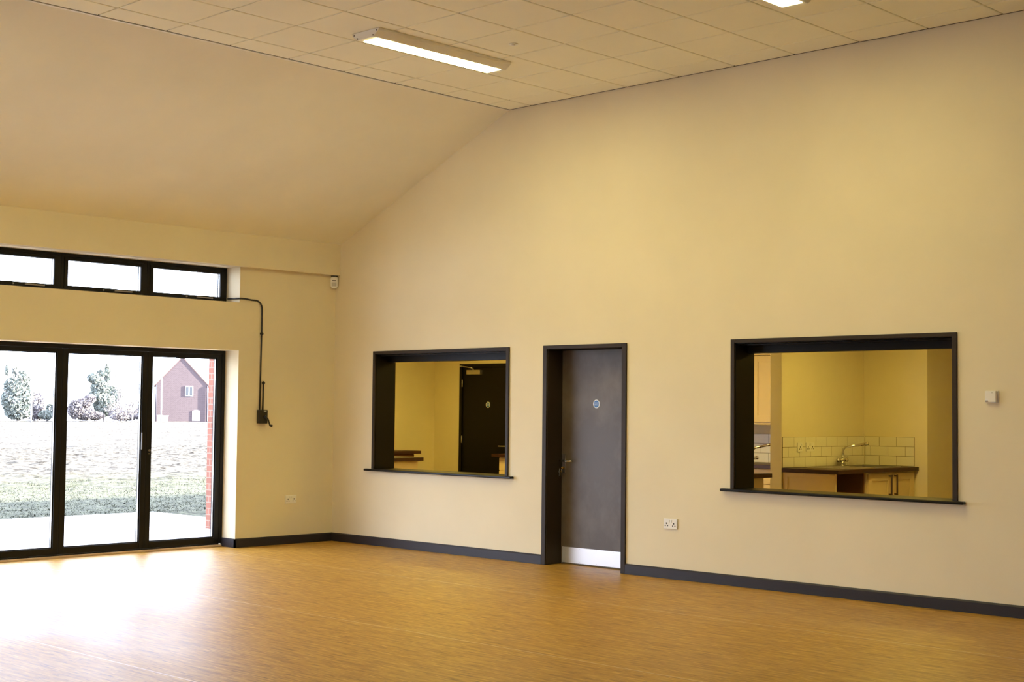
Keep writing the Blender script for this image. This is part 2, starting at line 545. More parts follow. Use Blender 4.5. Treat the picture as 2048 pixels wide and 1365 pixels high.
NAMES = ['rightmost folding glass door leaf, with the red house seen through it',
         'second folding glass door leaf from the right, with the spired tree seen through it',
         'third folding glass door leaf from the right, cut by the photo edge, tree and white pole beyond',
         'fourth folding glass door leaf, left of the photo edge',
         'fifth folding glass door leaf, left of the photo edge',
         'sixth folding glass door leaf, farthest left of the photo edge']
zt, zb = DTOP - 0.042, 0.034
for k in range(NLEAF):
    y1 = YR - FR - 0.002 - LEAF * k + (0.055 if k else 0.0)
    y1 = [-1.330, -2.221, -3.159, -4.097, -5.035, -5.973][k]
    y0 = [-2.217, -3.155, -4.093, -5.031, -5.969, -6.900][k]
    t = thing('door_%d' % (k + 1), ((XB0 + XB1) / 2, (y0 + y1) / 2, zb), NAMES[k], 'glass door', 'folding glass door leaves', 'structure')
    st = 0.056
    bt, bb = 0.040, 0.062
    mb = MB()
    mb.box(XB0 + 0.005, XB1, y0, y0 + st, zb, zt, 0.003)
    mb.box(XB0 + 0.005, XB1, y1 - st, y1, zb, zt, 0.003)
    mb.box(XB0 + 0.005, XB1, y0 + st, y1 - st, zt - bt, zt, 0.003)
    mb.box(XB0 + 0.005, XB1, y0 + st, y1 - st, zb, zb + bb, 0.003)
    # glazing bead step
    for (a0, a1, c0, c1) in ((y0 + st, y0 + st + 0.010, zb + bb, zt - bt), (y1 - st - 0.010, y1 - st, zb + bb, zt - bt)):
        mb.box(XB0 + 0.010, XB1 - 0.012, a0, a1, c0, c1)
    mb.box(XB0 + 0.010, XB1 - 0.012, y0 + st, y1 - st, zt - bt - 0.010, zt - bt)
    mb.box(XB0 + 0.010, XB1 - 0.012, y0 + st, y1 - st, zb + bb, zb + bb + 0.010)
    f = mb.build('leaf_frame', M['alu'], t)
    xg = XB0 + 0.024
    ga, gb, gc, gd = y0 + st + 0.010, y1 - st - 0.010, zb + bb + 0.010, zt - bt - 0.010
    mb = MB().quad((xg, ga, gc), (xg, gb, gc), (xg, gb, gd), (xg, ga, gd))
    mb.build('glass_pane', M['glass'], t)
    mb = MB()
    mb.box(xg + 0.003, xg + 0.020, gb - 0.002, gb + 0.0005, gc, gd)
    s_ = mb.build('spacer_glint', M['spacer'], t)
    s_['label'] = 'spacer edge painted white for the sky reflected at the glass edge'
    if k == 0:
        mb = MB()
        zc = 1.02
        mb.tube([(XB1 + 0.0, y0 + 0.030, zc), (XB1 + 0.018, y0 + 0.030, zc)], 0.012, 12)
        mb.tube([(XB1 + 0.0, y0 + 0.030, zc - 0.035), (XB1 + 0.006, y0 + 0.030, zc - 0.035)], 0.007, 10)
        h_ = mb.build('lock_knob', M['chrome'], t)
        mb = MB()
        mb.box(XB1 - 0.004, XB1 + 0.035, y0 + 0.33, y0 + 0.42, zt - 0.060, zt - 0.040, 0.004)
        mb.build('restrictor', M['alu'], t)
    if k == 1:
        mb = MB().box(XB1, XB1 + 0.012, y1 - 0.058, y1 - 0.046, 1.03, 1.20, 0.004)
        mb.build('pull_handle', mat('grey_handle', (0.16, 0.16, 0.16), 0.4), t)

# ------------------------------------------------------------------ high strip windows
WN = ['rightmost high strip window above the glass doors', 'second high strip window from the right, above the glass doors',
      'third high strip window from the right, cut by the photo edge', 'fourth high strip window, left of the photo edge',
      'fifth high strip window, left of the photo edge', 'sixth high strip window, farthest left of the photo edge']
edges = [YR - 0.001, -2.252, -3.200, -4.145, -5.090, -6.035, YL + 0.001]
for k in range(6):
    y1, y0 = edges[k] - (0.0015 if k else 0), edges[k + 1] + (0.0015 if k < 5 else 0)
    z0, z1 = CB + 0.001, CT - 0.001
    t = thing('window_%d' % (k + 1), ((XB0 + XB1) / 2, (y0 + y1) / 2, z0), WN[k], 'window', 'high strip windows above the glass doors', 'structure')
    fo = 0.030
    mb = MB()
    yr = y1 - (0.042 if k == 0 else fo)
    mb.box(XB0, XB1, y0, y0 + fo, z0, z1, 0.002)
    mb.box(XB0, XB1, yr, y1, z0, z1, 0.002)
    mb.box(XB0, XB1, y0 + fo, yr, z1 - 0.030, z1, 0.002)
    mb.box(XB0, XB1, y0 + fo, yr, z0, z0 + 0.026, 0.002)
    mb.build('window_frame', M['alu'], t)
    a, b_, c, d = y0 + fo + 0.002, yr - 0.002, z0 + 0.028, z1 - 0.032
    sw, sh = 0.040, 0.034
    mb = MB()
    mb.box(XB0 + 0.006, XB1 + 0.006, a, a + sw, c, d, 0.003)
    mb.box(XB0 + 0.006, XB1 + 0.006, b_ - sw, b_, c, d, 0.003)
    mb.box(XB0 + 0.006, XB1 + 0.006, a + sw, b_ - sw, c, c + sh, 0.003)
    mb.box(XB0 + 0.006, XB1 + 0.006, a + sw, b_ - sw, d - sh, d, 0.003)
    sash = mb.build('sash', M['alu'], t)
    xg = XB0 + 0.024
    mb = MB().quad((xg, a + sw, c + sh), (xg, b_ - sw, c + sh), (xg, b_ - sw, d - sh), (xg, a + sw, d - sh))
    mb.build('glass_pane', M['glass'], sash)
    mb = MB().box(xg + 0.006, xg + 0.026, b_ - sw - 0.002, b_ - sw + 0.0005, c + sh, d - sh)
    mb.build('spacer_glint', M['spacer'], sash)
    ym = (y0 + y1) / 2
    mb = MB()
    mb.box(XB1 + 0.006, XB1 + 0.022, ym + 0.10, ym + 0.30, c + 0.008, c + 0.022, 0.003)
    mb.tube([(XB1 + 0.006, ym - 0.02, c + 0.014), (XB1 + 0.020, ym - 0.02, c + 0.014)], 0.008, 10)
    mb.build('chain_opener', mat('satin_grey_metal', (0.30, 0.29, 0.28), 0.3, 0.7), t)

for k, (a, b_, c, d) in enumerate(HOLES_F):
    t = thing('window_%d' % (7 + k), ((a + b_) / 2, YF - 0.25, c), 'added unseen window in the end wall, brightening the back wall', 'window', None, 'structure')
    ya, yb = YF - 0.28, YF - 0.22
    mb = MB()
    for x in (a + 0.03, a + (b_ - a) / 3, a + (b_ - a) * 2 / 3, b_ - 0.03):
        mb.box(x - 0.029, x + 0.029, ya, yb, c + 0.001, d - 0.001, 0.002)
    mb.box(a + 0.002, b_ - 0.002, ya + 0.002, yb - 0.002, c + 0.001, c + 0.06)
    mb.box(a + 0.002, b_ - 0.002, ya + 0.002, yb - 0.002, d - 0.06, d - 0.001)
    mb.build('window_frame', M['alu'], t)
    MB().quad((a + 0.06, YF - 0.25, c + 0.06), (b_ - 0.06, YF - 0.25, c + 0.06), (b_ - 0.06, YF - 0.25, d - 0.06), (a + 0.06, YF - 0.25, d - 0.06)).build('glass_pane', M['glass'], t)

# ------------------------------------------------------------------ window winder
PXW = 0.014
t = thing('window_winder', (PXW, -1.0, 1.294), 'black crank winder box and cable tube climbing to the high windows', 'window winder')
path = [(-0.20, YR - 0.013, 2.615), (-0.03, YR - 0.013, 2.612), (0.010, YR + 0.004, 2.612), (PXW, YR + 0.06, 2.611), (PXW, -1.14, 2.603)]
cy, cz, rr_ = -1.095, 2.515, 0.088
for a in range(80, -1, -10):
    q = math.radians(a)
    path.append((PXW, cy + rr_ * math.cos(q) , cz + rr_ * math.sin(q)))
path += [(PXW, -1.007, 2.25), (PXW, -1.010, 1.90), (PXW, -1.014, 1.44)]
MB().tube(path, 0.0085, 10).build('cable_tube', M['black_plastic'], t)
mb = MB().tube([(PXW, -0.974, 1.44), (PXW, -0.971, 1.720)], 0.0085, 10)
mb.ball((PXW, -0.971, 1.728), 0.018)
mb.build('overrun_tube', M['black_plastic'], t)
mb = MB().ball((PXW + 0.003, -1.0075, 2.251), 0.021, 0.8, 1, 0.85)
mb.build('tube_clip', M['black_plastic'], t)
bx = MB().box(0.002, 0.060, -1.044, -0.940, 1.296, 1.442, 0.006).build('winder_box', M['black_plastic'], t)
mb = MB().box(0.058, 0.0615, -0.992, -0.958, 1.424, 1.433, 0.001)
q_ = mb.build('maker_plate', M['sign_white'], bx)
q_['label'] = 'small white plate on the box'
mb = MB().tube([(0.060, -0.985, 1.36), (0.078, -0.980, 1.36)], 0.012, 10)
mb.tube([(0.078, -0.985, 1.38), (0.080, -0.950, 1.34), (0.080, -0.925, 1.275)], [0.010, 0.009, 0.008], 8)
mb.tube([(0.074, -0.925, 1.278), (0.098, -0.910, 1.270)], [0.010, 0.014], 10)
mb.build('crank_handle', M['black_plastic'], t)

# ------------------------------------------------------------------ alarm sensor in the corner
t = thing('motion_sensor', (0.03, -0.045, 2.80), 'small white motion sensor under the bulkhead in the room corner', 'motion sensor')
t.rotation_euler = (0, 0, math.radians(45))
def add_child(mb, name, m, p):
    o = mb.build(name, m, None, (0, 0, 0))
    o.parent = p
    return o
mb = MB()
pr_ = [(-0.030, 0.0)] 
mb.prism([(-0.040, 0.022), (-0.028, 0.006), (0.0, 0.0), (0.028, 0.006), (0.040, 0.022), (0.040, 0.118), (0.030, 0.130), (-0.030, 0.130), (-0.040, 0.118)], 'y', -0.028, 0.012)
bmesh.ops.bevel(mb.bm, geom=mb.bm.edges[:], offset=0.006, segments=2, affect='EDGES')
add_child(mb, 'sensor_body', M['white_plastic'], t)
mb = MB().box(-0.022, 0.022, -0.030, -0.026, 0.078, 0.090, 0.001)
add_child(mb, 'indicator_slot', M['hole'], t)
mb = MB().box(-0.026, 0.026, -0.032, -0.026, 0.022, 0.068, 0.003)
add_child(mb, 'sensor_lens', M['lens_grey'], t)
mb = MB().box(-0.036, 0.036, -0.020, 0.012, 0.131, 0.141)  # black base and its shadow as one dark block
add_child(mb, 'base_shadow', M['base_black'], t)

# ------------------------------------------------------------------ sockets
def socket(name, loc, rotz, label, group, n=2):
    """UK socket outlet built facing -y, base at its lower centre on the wall"""
    t = thing(name, loc, label, 'socket', group)
    t.rotation_euler = (0, 0, rotz)
    wd = 0.148 if n == 2 else 0.088
    hh = 0.088
    add_child(MB().box(-wd / 2, wd / 2, -0.013, -0.001, 0, hh, 0.004), 'plate', M['white_plastic'], t)
    for s in ((-0.040, 0.040) if n == 2 else (0,)):
        for (a, b_, c, d) in ((-0.005, 0.005, 0.040, 0.054), (-0.018, -0.008, 0.022, 0.031), (0.008, 0.018, 0.022, 0.031)):
            add_child(MB().box(s + a, s + b_, -0.0142, -0.012, c, d), 'pin_hole', M['hole'], t)
    for s in ((-0.011, 0.011) if n == 2 else (0.026,)):
        add_child(MB().box(s - 0.007, s + 0.007, -0.018, -0.012, 0.055, 0.078, 0.002), 'rocker_switch', M['white_plastic'], t)
    return t
socket('wall_socket', (0, -0.578, 0.434), math.radians(90), 'white double socket low on the side wall beside the glass doors', 'double sockets in the hall')
socket('wall_socket', (4.717, 0, 0.437), 0, 'white double socket low on the back wall between dark door and right hatch', 'double sockets in the hall')

# thermostat
t = thing('thermostat', (7.689, 0, 1.559), 'small square white thermostat on the wall right of the right hatch', 'thermostat')
MB().box(7.641, 7.737, -0.008, -0.001, 1.559, 1.647, 0.002).build('back_plate', M['white_plastic'], t)
bd = MB().box(7.643, 7.728, -0.034, -0.008, 1.561, 1.645, 0.005).build('cover', M['white_plastic'], t)
MB().box(7.648, 7.668, -0.0355, -0.033, 1.567, 1.574).build('logo_mark', M['hole'], bd)
MB().tube([(7.700, -0.0338, 1.632), (7.700, -0.0355, 1.632)], 0.004, 12).build('indicator_lamp', M['lens_grey'], bd)

# ------------------------------------------------------------------ hall door
mb = MB()
AR = 0.050
def arch(mb, x0, x1, zt_, z0=0.0, fr=-0.018):
    mb.box(x0, x0 + AR, fr, -0.0005, z0, zt_, 0.003)
    mb.box(x1 - AR, x1, fr, -0.0005, z0, zt_, 0.003)
    mb.box(x0 + AR, x1 - AR, fr, -0.0005, zt_ - AR + 0.014, zt_, 0.003)
arch(mb, 3.179, 4.2085, 2.088)
mb.box(3.196, 3.236, -0.004, WT + 0.012, 0, 2.052, 0.002)
mb.box(4.152, 4.192, -0.004, WT + 0.012, 0, 2.052, 0.002)
mb.box(3.196, 4.192, -0.004, WT + 0.012, 2.052, 2.071, 0.002)
mb.box(3.2365, 3.248, 0.246, WT + 0.012, 0, 2.05)
mb.box(4.140, 4.1515, 0.246, WT + 0.012, 0, 2.05)
mb.box(3.248, 4.14, 0.246, WT + 0.012, 2.036, 2.0515)
structure('trim_5', mb, M['dark_frame'], 'dark frame and lining around the hall door', 'door frame')
LX0, LX1, LY = 3.239, 4.149, 0.200
t = thing('door_7', ((LX0 + LX1) / 2, LY, 0.006), 'tall dark brown door with silver kick plate in the back wall', 'door', None, 'structure')
MB().box(LX0, LX1, LY, LY + 0.044, 0.006, 2.047, 0.002).build('door_leaf', M['door_paint'], t)
k_ = MB().box(3.256, 4.130, LY - 0.0025, LY - 0.0002, 0.016, 0.164, 0.0008).build('kick_plate', M['kick'], t)
k_['label'] = 'silver kick plate'
for x in (3.27, 3.48, 3.69, 3.90, 4.11):
    for z in (0.028, 0.152):
        MB().tube([(x, LY - 0.002, z), (x, LY - 0.0035, z)], 0.004, 10).build('plate_screw', M['steel'], k_)
hp = MB().box(3.250, 3.290, LY - 0.008, LY - 0.0002, 0.868, 1.048, 0.002).build('handle_plate', M['steel'], t)
mb = MB()
zc = 0.985
mb.tube([(3.270, LY - 0.006, zc), (3.270, LY - 0.050, zc)], 0.010, 12)
mb.tube([(3.258, LY - 0.052, zc), (3.270, LY - 0.054, zc), (3.330, LY - 0.054, zc), (3.385, LY - 0.052, zc), (3.398, LY - 0.044, zc), (3.402, LY - 0.030, zc)], 0.0095, 12)
mb.build('lever_handle', M['chrome'], hp)
MB().tube([(3.270, LY - 0.008, 0.918), (3.270, LY - 0.018, 0.918)], 0.014, 14).build('key_cylinder', M['brass'], hp)

def fire_sign(parent, x, y, z, r=0.040):
    sg = MB()
    sg.tube([(x, y - 0.0003, z), (x, y - 0.0022, z)], r, 40)
    so = sg.build('door_sign', M['sign_white'], parent)
    so['label'] = 'round blue fire door sign'
    MB().tube([(x, y - 0.0020, z), (x, y - 0.0027, z)], r * 0.83, 40).build('blue_disc', M['sign_blue'], so)
    sz = r * 0.36
    text_mesh('lettering', 'FIRE DOOR', sz, M['sign_white'], so, (x, y - 0.0030, z + r * 0.20), (math.radians(90), 0, 0))
    text_mesh('lettering', 'KEEP SHUT', sz, M['sign_white'], so, (x, y - 0.0030, z - r * 0.22), (math.radians(90), 0, 0))
fire_sign(t, 3.674, LY, 1.533)

# keys in the lock
t = thing('key_bunch', (3.268, LY - 0.03, 0.86), 'bunch of brass and silver keys hanging from the dark door lock', 'keys')
mb = MB()
mb.tube([(3.270, LY - 0.0185, 0.918), (3.270, LY - 0.032, 0.918)], 0.003, 8)
mb.tube([(3.270, LY - 0.032, 0.918), (3.270, LY - 0.048, 0.918)], 0.011, 12)
mb.build('lock_key', M['brass'], t)
mb = MB()
pts = [(3.262 + 0.014 * math.cos(a), LY - 0.044, 0.900 + 0.014 * math.sin(a)) for a in [k * math.pi / 8 for k in range(17)]]
mb.tube(pts, 0.0015, 6, False)
mb.build('split_ring', M['steel'], t)
for dx, mt, dz in ((-0.014, 'steel', 0.0), (0.004, 'brass', 0.006)):
    mb = MB()
    x = 3.262 + dx
    mb.box(x - 0.009, x + 0.009, LY - 0.046, LY - 0.043, 0.868 + dz, 0.890 + dz, 0.002)
    mb.box(x - 0.003, x + 0.004, LY - 0.046, LY - 0.043, 0.838 + dz, 0.869 + dz, 0.0008)
    mb.build('hanging_key', M[mt], t)

# ------------------------------------------------------------------ serving hatches
def hatch(label, x0, x1, ztop, sx0, sx1):
    t = thing('serving_hatch', ((x0 + x1) / 2, 0, 0.80), label, 'serving hatch', 'serving hatches in the back wall')
    mb = MB()
    a = 0.038
    mb.box(x0, x0 + a, -0.018, -0.0005, 0.8205, ztop, 0.003)
    mb.box(x1 - a, x1, -0.018, -0.0005, 0.8205, ztop, 0.003)
    mb.box(x0 + a, x1 - a, -0.018, -0.0005, ztop - a + 0.006, ztop, 0.003)
    mb.build('architrave', M['dark_frame'], t)
    mb = MB()
    i0, i1, zt_ = x0 + a + 0.004, x1 - a - 0.004, ztop - a
    mb.box(x0 + 0.016, i0, 0.0005, WT + 0.015, 0.8205, zt_ + 0.018, 0.001)
    mb.box(i1, x1 - 0.016, 0.0005, WT + 0.015, 0.8205, zt_ + 0.018, 0.001)
    mb.box(i0, i1, 0.0005, WT + 0.015, zt_, zt_ + 0.018, 0.001)
    lin = mb.build('lining', M['black_gloss'], t)
    mb = MB()
    mb.box(i0, i1, 0.170, WT + 0.015, zt_ - 0.075, zt_ - 0.0005, 0.003)
    mb.box(i0, i1, 0.060, 0.085, zt_ - 0.014, zt_ - 0.0005, 0.002)
    mb.build('shutter_box', M['black_gloss'], t)
    mb = MB()
    mb.box(sx0, sx1, -0.055, -0.0005, 0.796, 0.820, 0.010, 4)
    mb.box(x0 + 0.016, x1 - 0.016, -0.0004, WT + 0.02, 0.796, 0.820, 0.0)
    mb.build('hatch_sill', M['black_gloss'], t)
    return t
hatch('left black-framed serving hatch showing a dark kitchen door beyond', 0.675, 2.723, 2.0855, 0.588, 2.795)
hatch('right black-framed serving hatch showing sink tap and tiles beyond', 5.357, 7.413, 2.0895, 5.273, 7.476)

# ------------------------------------------------------------------ ceiling lights
def make_light(x, y, label):
    t = thing('ceiling_light', (x, y, H), label, 'ceiling light', 'linear ceiling lights')
    L2 = 0.745
    mb = MB()
    mb.prism([(-0.165, -0.001), (0.165, -0.001), (0.155, -0.022), (0.098, -0.062), (-0.098, -0.062), (-0.155, -0.022)], 'y', -L2, L2)
    bmesh.ops.bevel(mb.bm, geom=mb.bm.edges[:], offset=0.003, segments=2, affect='EDGES')
    add_child(mb, 'housing', M['white_trim'], t)
    mb = MB().box(-0.083, 0.083, -0.690, 0.690, -0.0655, -0.0615, 0.0015)
    d_ = add_child(mb, 'diffuser', M['diffuser'], t)
    d_['label'] = 'glowing white diffuser'
    sm = mat('dark_screw', (0.15, 0.10, 0.06), 0.5)
    for s in (-1, 1):
        for px, pz in ((-0.135, -0.018), (0.135, -0.018), (-0.095, -0.050), (0.095, -0.050)):
            add_child(MB().tube([(px, s * L2, pz), (px, s * (L2 + 0.003), pz)], 0.006, 10), 'end_screw', sm, t)
    mb = MB().box(-0.150, 0.150, -L2 + 0.01, L2 - 0.01, 0.0, 0.004)
    add_child(mb, 'mounting_shadow', M['ceiling_shadow'], t)  # dark sheet, shade above the housing put into colour
    return t
LX = [3.892, 6.892]
LYS = [-2.14, -5.14, -8.14]  # rows after the first hold unseen lights added to brighten the hall
lab = {(0, 0): 'long white ceiling light fully in view, lit, near the sloping ceiling',
       (1, 0): 'white ceiling light cut off by the top edge of the photo'}
l0 = make_light(LX[0], LYS[0], lab[(0, 0)])
for j, y in enumerate(LYS):
    for i, x in enumerate(LX):
        if i == j == 0 or (i == 1 and j > 0):
            continue
        rowname = ['back', 'second', 'third'][j]
        colname = ['left', 'right'][i]
        copy_tree(l0, (x, y, H), lab.get((i, j), 'added white ceiling light out of frame to brighten the hall, %s row, %s column' % (rowname, colname)))

t = thing('smoke_detector', (4.482, -1.815, H), 'tiny flush white detector on the tile beside the long ceiling light', 'detector')
mb = MB().tube([(4.482, -1.815, H - 0.0008), (4.482, -1.815, H - 0.006)], 0.038, 28)
mb.build('detector_rim', M['white_trim'], t)
mb = MB().ball((4.482, -1.815, H - 0.008), 0.016, 1, 1, 0.5)
mb.build('detector_lens', M['white_plastic'], t)

# ------------------------------------------------------------------ kitchen shell
KX0, KX1, KY, KH = -2.12, 8.2, 3.5, 2.5
mb = MB().box(KX0 - 0.2, KX1 + 0.2, 0.205, 5.0, -0.12, 0.0)
structure('floor_kitchen', mb, painted('kitchen_vinyl', (0.30, 0.19, 0.09), 0.5), 'kitchen floor behind the hatches', 'floor')
DX0, DX1, DT = -1.607, -0.577, 2.088
mb = MB()
wall_pieces(mb, KX0, 5.33, 0, KH, [(DX0 + 0.02, DX1 - 0.02, 0, DT - 0.016)], lambda a, b_, z0, z1: mb.box(a, b_, KY, KY + 0.2, z0, z1))
mb.box(5.23, 5.33, KY + 0.2, 4.6, 0, KH)
mb.box(5.33, KX1 + 0.2, 4.6, 4.8, 0, KH)
structure('wall_kitchen_far', mb, M['wall'], 'yellow-cream far kitchen wall seen through both hatches', 'wall')
mb = MB().box(KX0 - 0.20, KX0, WT - 0.26, KY + 0.2, 0, KH)
structure('wall_kitchen_left', mb, M['wall'], 'yellow-cream left kitchen wall seen through the left hatch', 'wall')
mb = MB().box(KX1, KX1 + 0.2, WT, 4.6, 0, KH)
structure('wall_kitchen_right', mb, M['wall'], 'right kitchen wall hidden behind the hatch wall', 'wall')
mb = MB().box(4.47, 4.60, 1.92, KY, 0, KH)
structure('wall_spur', mb, M['wall'], 'short yellow-cream spur wall left of the kitchen sink corner', 'wall')
mb = MB().box(KX0 - 0.2, KX1 + 0.2, 0.0 + WT, 4.8, KH, KH + 0.12)
structure('ceiling_kitchen', mb, M['soffit'], 'kitchen ceiling above the hatches', 'ceiling')
mb = MB().box(KX0 + 0.001, -0.345, 0.0, WT, 0.0, KH)
structure('wall_kitchen_front', mb, M['wall'], 'kitchen wall left of the hall, hidden behind the hatch wall', 'wall')
mb = MB()
mb.box(-2.42, -0.42, -0.022, -0.003, -0.1, 2.62)
mb.box(-2.42, -2.325, -0.003, 8.0, -0.1, 2.62)
structure('wall_brick_wing', mb, M['brick'], 'red brick outside wall edge seen through the rightmost glass door', 'wall')

# unseen kitchen ceiling lights, added to light the kitchen
def klight(x, y, label):
    t = thing('added_kitchen_light', (x, y, KH), label, 'kitchen light', 'added square kitchen lights')
    add_child(MB().box(-0.30, 0.30, -0.30, 0.30, -0.020, -0.001, 0.003), 'frame', M['white_trim'], t)
    add_child(MB().box(-0.27, 0.27, -0.27, 0.27, -0.023, -0.0195), 'diffuser', M['kitchen_diffuser'], t)
    return t
k0 = klight(-0.5, 2.0, 'added square kitchen ceiling light, unseen above the left hatch')
copy_tree(k0, (1.3, 1.7, KH), 'added square kitchen ceiling light, unseen between the left hatch and the dark door')
copy_tree(k0, (3.3, 1.6, KH), 'added square kitchen ceiling light, unseen above the dark door')
copy_tree(k0, (6.0, 2.0, KH), 'added square kitchen ceiling light, unseen above the right hatch')

# kitchen door
mb = MB()
def farch(mb, x0, x1, zt_, y):
    mb.box(x0, x0 + AR, y - 0.018, y - 0.0005, 0, zt_, 0.003)
    mb.box(x1 - AR, x1, y - 0.018, y - 0.0005, 0, zt_, 0.003)
    mb.box(x0 + AR, x1 - AR, y - 0.018, y - 0.0005, zt_ - AR, zt_, 0.003)
farch(mb, DX0, DX1, DT, KY)
mb.box(DX0 + 0.021, DX0 + 0.052, KY, KY + 0.19, 0, DT - 0.037)
mb.box(DX1 - 0.052, DX1 - 0.021, KY, KY + 0.19, 0, DT - 0.037)
mb.box(DX0 + 0.021, DX1 - 0.021, KY, KY + 0.19, DT - 0.037, DT - 0.017)
structure('trim_6', mb, M['black_gloss'], 'black frame of the kitchen door seen through the left hatch', 'door frame')
t = thing('door_8', ((DX0 + DX1) / 2, KY, 0.006), 'black kitchen door with closer seen through the left hatch', 'door', None, 'structure')
MB().box(DX0 + 0.055, DX1 - 0.055, KY + 0.002, KY + 0.046, 0.006, 2.045, 0.002).build('door_leaf', painted('black_door_paint', (0.005, 0.0035, 0.0025), 0.45, 0.2), t)
fire_sign(t, -1.066, KY + 0.002, 1.535)
cl = MB().box(-1.440, -1.180, KY - 0.050, KY + 0.0015, 1.944, 2.004, 0.004).build('door_closer', M['steel'], t)
cl['label'] = 'silver overhead door closer'
mb = MB()
mb.tube([(-1.33, KY - 0.030, 2.004), (-1.33, KY - 0.030, 2.024)], 0.010, 10)
mb.tube([(-1.33, KY - 0.030, 2.024), (-1.275, KY - 0.12, 2.030)], 0.007, 8)
mb.tube([(-1.275, KY - 0.12, 2.030), (-1.577, KY - 0.026, 2.062)], 0.006, 8)
mb.box(-1.600, -1.555, KY - 0.030, KY - 0.0185, 2.052, 2.070, 0.002)
mb.build('closer_arm', M['steel'], cl)
for z in (1.825, 1.060, 0.25):
    MB().tube([(-1.545, KY - 0.022, z - 0.05), (-1.545, KY - 0.022, z + 0.05)], 0.008, 10).build('hinge', M['steel'], t)
mb = MB()
mb.box(-0.690, -0.650, KY - 0.006, KY + 0.0015, 0.87, 1.05, 0.002)
mb.tube([(-0.670, KY - 0.004, 0.986), (-0.670, KY - 0.05, 0.986), (-0.70, KY - 0.055, 0.986), (-0.810, KY - 0.055, 0.986), (-0.82, KY - 0.03, 0.986)], 0.009, 10)
mb.build('lever_handle', M['steel'], t)

# ------------------------------------------------------------------ kitchen units
def shaker(parent, axis, face, sgn, a0, a1, z0, z1, handle_at=None, handle_name='handle', name='cabinet_door'):
    """framed door standing on a cabinet face; axis is the face normal"""
    mb = MB()
    def bx(a, b_, c, d, t0, t1, bv=0.0):
        f0, f1 = face + sgn * t0, face + sgn * t1
        if axis == 'x':
            mb.box(f0, f1, a, b_, c, d, bv)
        else:
            mb.box(a, b_, f0, f1, c, d, bv)
    fr_ = 0.07
    bx(a0 + fr_, a1 - fr_, z0 + fr_, z1 - fr_, 0.001, 0.012)
    bx(a0, a0 + fr_, z0, z1, 0.001, 0.020, 0.0015)
    bx(a1 - fr_, a1, z0, z1, 0.001, 0.020, 0.0015)
    bx(a0 + fr_, a1 - fr_, z0, z0 + fr_, 0.001, 0.020, 0.0015)
    bx(a0 + fr_, a1 - fr_, z1 - fr_, z1, 0.001, 0.020, 0.0015)
    d = mb.build(name, M['unit'], parent)
    if handle_at is not None:
        h0, h1, along = handle_at[1], handle_at[2], handle_at[0]
        mb = MB()
        r = 0.007
        f = face + sgn * 0.020
        g_ = face + sgn * 0.052
        if axis == 'x':
            P = lambda z, q: (q, along, z)
        else:
            P = lambda z, q: (along, q, z)
        mb.tube([P(h1, f), P(h1, g_)], r, 8)
        mb.tube([P(h0, f), P(h0, g_)], r, 8)
        if axis == 'x':
            mb.box(g_ - 0.006, g_ + 0.006, along - 0.009, along + 0.009, h0 - 0.012, h1 + 0.012, 0.003)
        else:
            mb.box(along - 0.009, along + 0.009, g_ - 0.006, g_ + 0.006, h0 - 0.012, h1 + 0.012, 0.003)
        mb.build(handle_name, M['bronze'], d)
    return d

# sink corner
t = thing('sink_cabinet', (4.91, 3.0, 0), 'cream sink cabinet with two dark bar handles in the right hatch', 'cabinet', 'kitchen base cabinets')
WZ = 0.925
MB().box(4.603, 5.185, 2.52, 3.495, 0.10, 0.690, 0.001).build('carcass', M['unit'], t)
MB().box(5.165, 5.185, 2.52, 3.495, 0.690, WZ - 0.0425).build('top_rail', M['unit'], t)
MB().box(4.62, 5.15, 2.53, 3.49, 0, 0.10).build('plinth', M['unit'], t)
shaker(t, 'x', 5.185, 1, 2.535, 2.985, 0.115, 0.87, (2.935, 0.66, 0.845))
shaker(t, 'x', 5.185, 1, 2.995, 3.445, 0.115, 0.87, (3.045, 0.66, 0.845))
t = thing('end_panel', (4.9, 1.96, 0), 'cream panel closing the near end of the sink worktop', 'panel')
MB().box(4.606, 5.190, 1.945, 1.968, 0, WZ - 0.0415, 0.001).build('board', M['unit'], t)
mb = MB()
mb.box(4.606, 4.660, 1.935, 1.9448, 0, WZ - 0.0415, 0.001)
mb.box(5.140, 5.190, 1.935, 1.9448, 0, WZ - 0.0415, 0.001)
mb.box(4.660, 5.140, 1.935, 1.9448, WZ - 0.085, WZ - 0.0415, 0.001)
mb.build('board_edging', M['unit'], t)
t = thing('appliance_bay', (4.64, 2.24, 0), 'bare brown lining of the empty appliance bay under the sink worktop', 'appliance bay')
mb = MB()
mb.box(4.603, 4.62, 1.9695, 2.518, 0, WZ - 0.0415)
mb.box(4.62, 5.17, 2.498, 2.518, 0, WZ - 0.0415)
mb.box(4.62, 5.17, 1.9695, 1.985, 0, WZ - 0.0415)
mb.build('bay_lining', M['unit_void'], t)
t = thing('worktop', (4.92, 2.7, WZ - 0.04), 'dark wood worktop holding the sink, in the right hatch', 'worktop', 'dark kitchen worktops')
SX0, SX1, SY0, SY1 = 4.70, 5.12, 2.78, 3.28
mb = MB()
mb.box(4.603, 5.235, 1.92, SY0, WZ - 0.04, WZ, 0.002)
mb.box(4.603, 5.235, SY1, 3.497, WZ - 0.04, WZ, 0.002)
mb.box(4.603, SX0, SY0, SY1, WZ - 0.04, WZ)
mb.box(SX1, 5.235, SY0, SY1, WZ - 0.04, WZ)
mb.build('board', M['worktop'], t)
t = thing('kitchen_sink', (4.91, 2.75, WZ), 'steel inset sink and drainer in the dark worktop, right hatch', 'sink')
mb = MB()
zr = WZ + 0.006
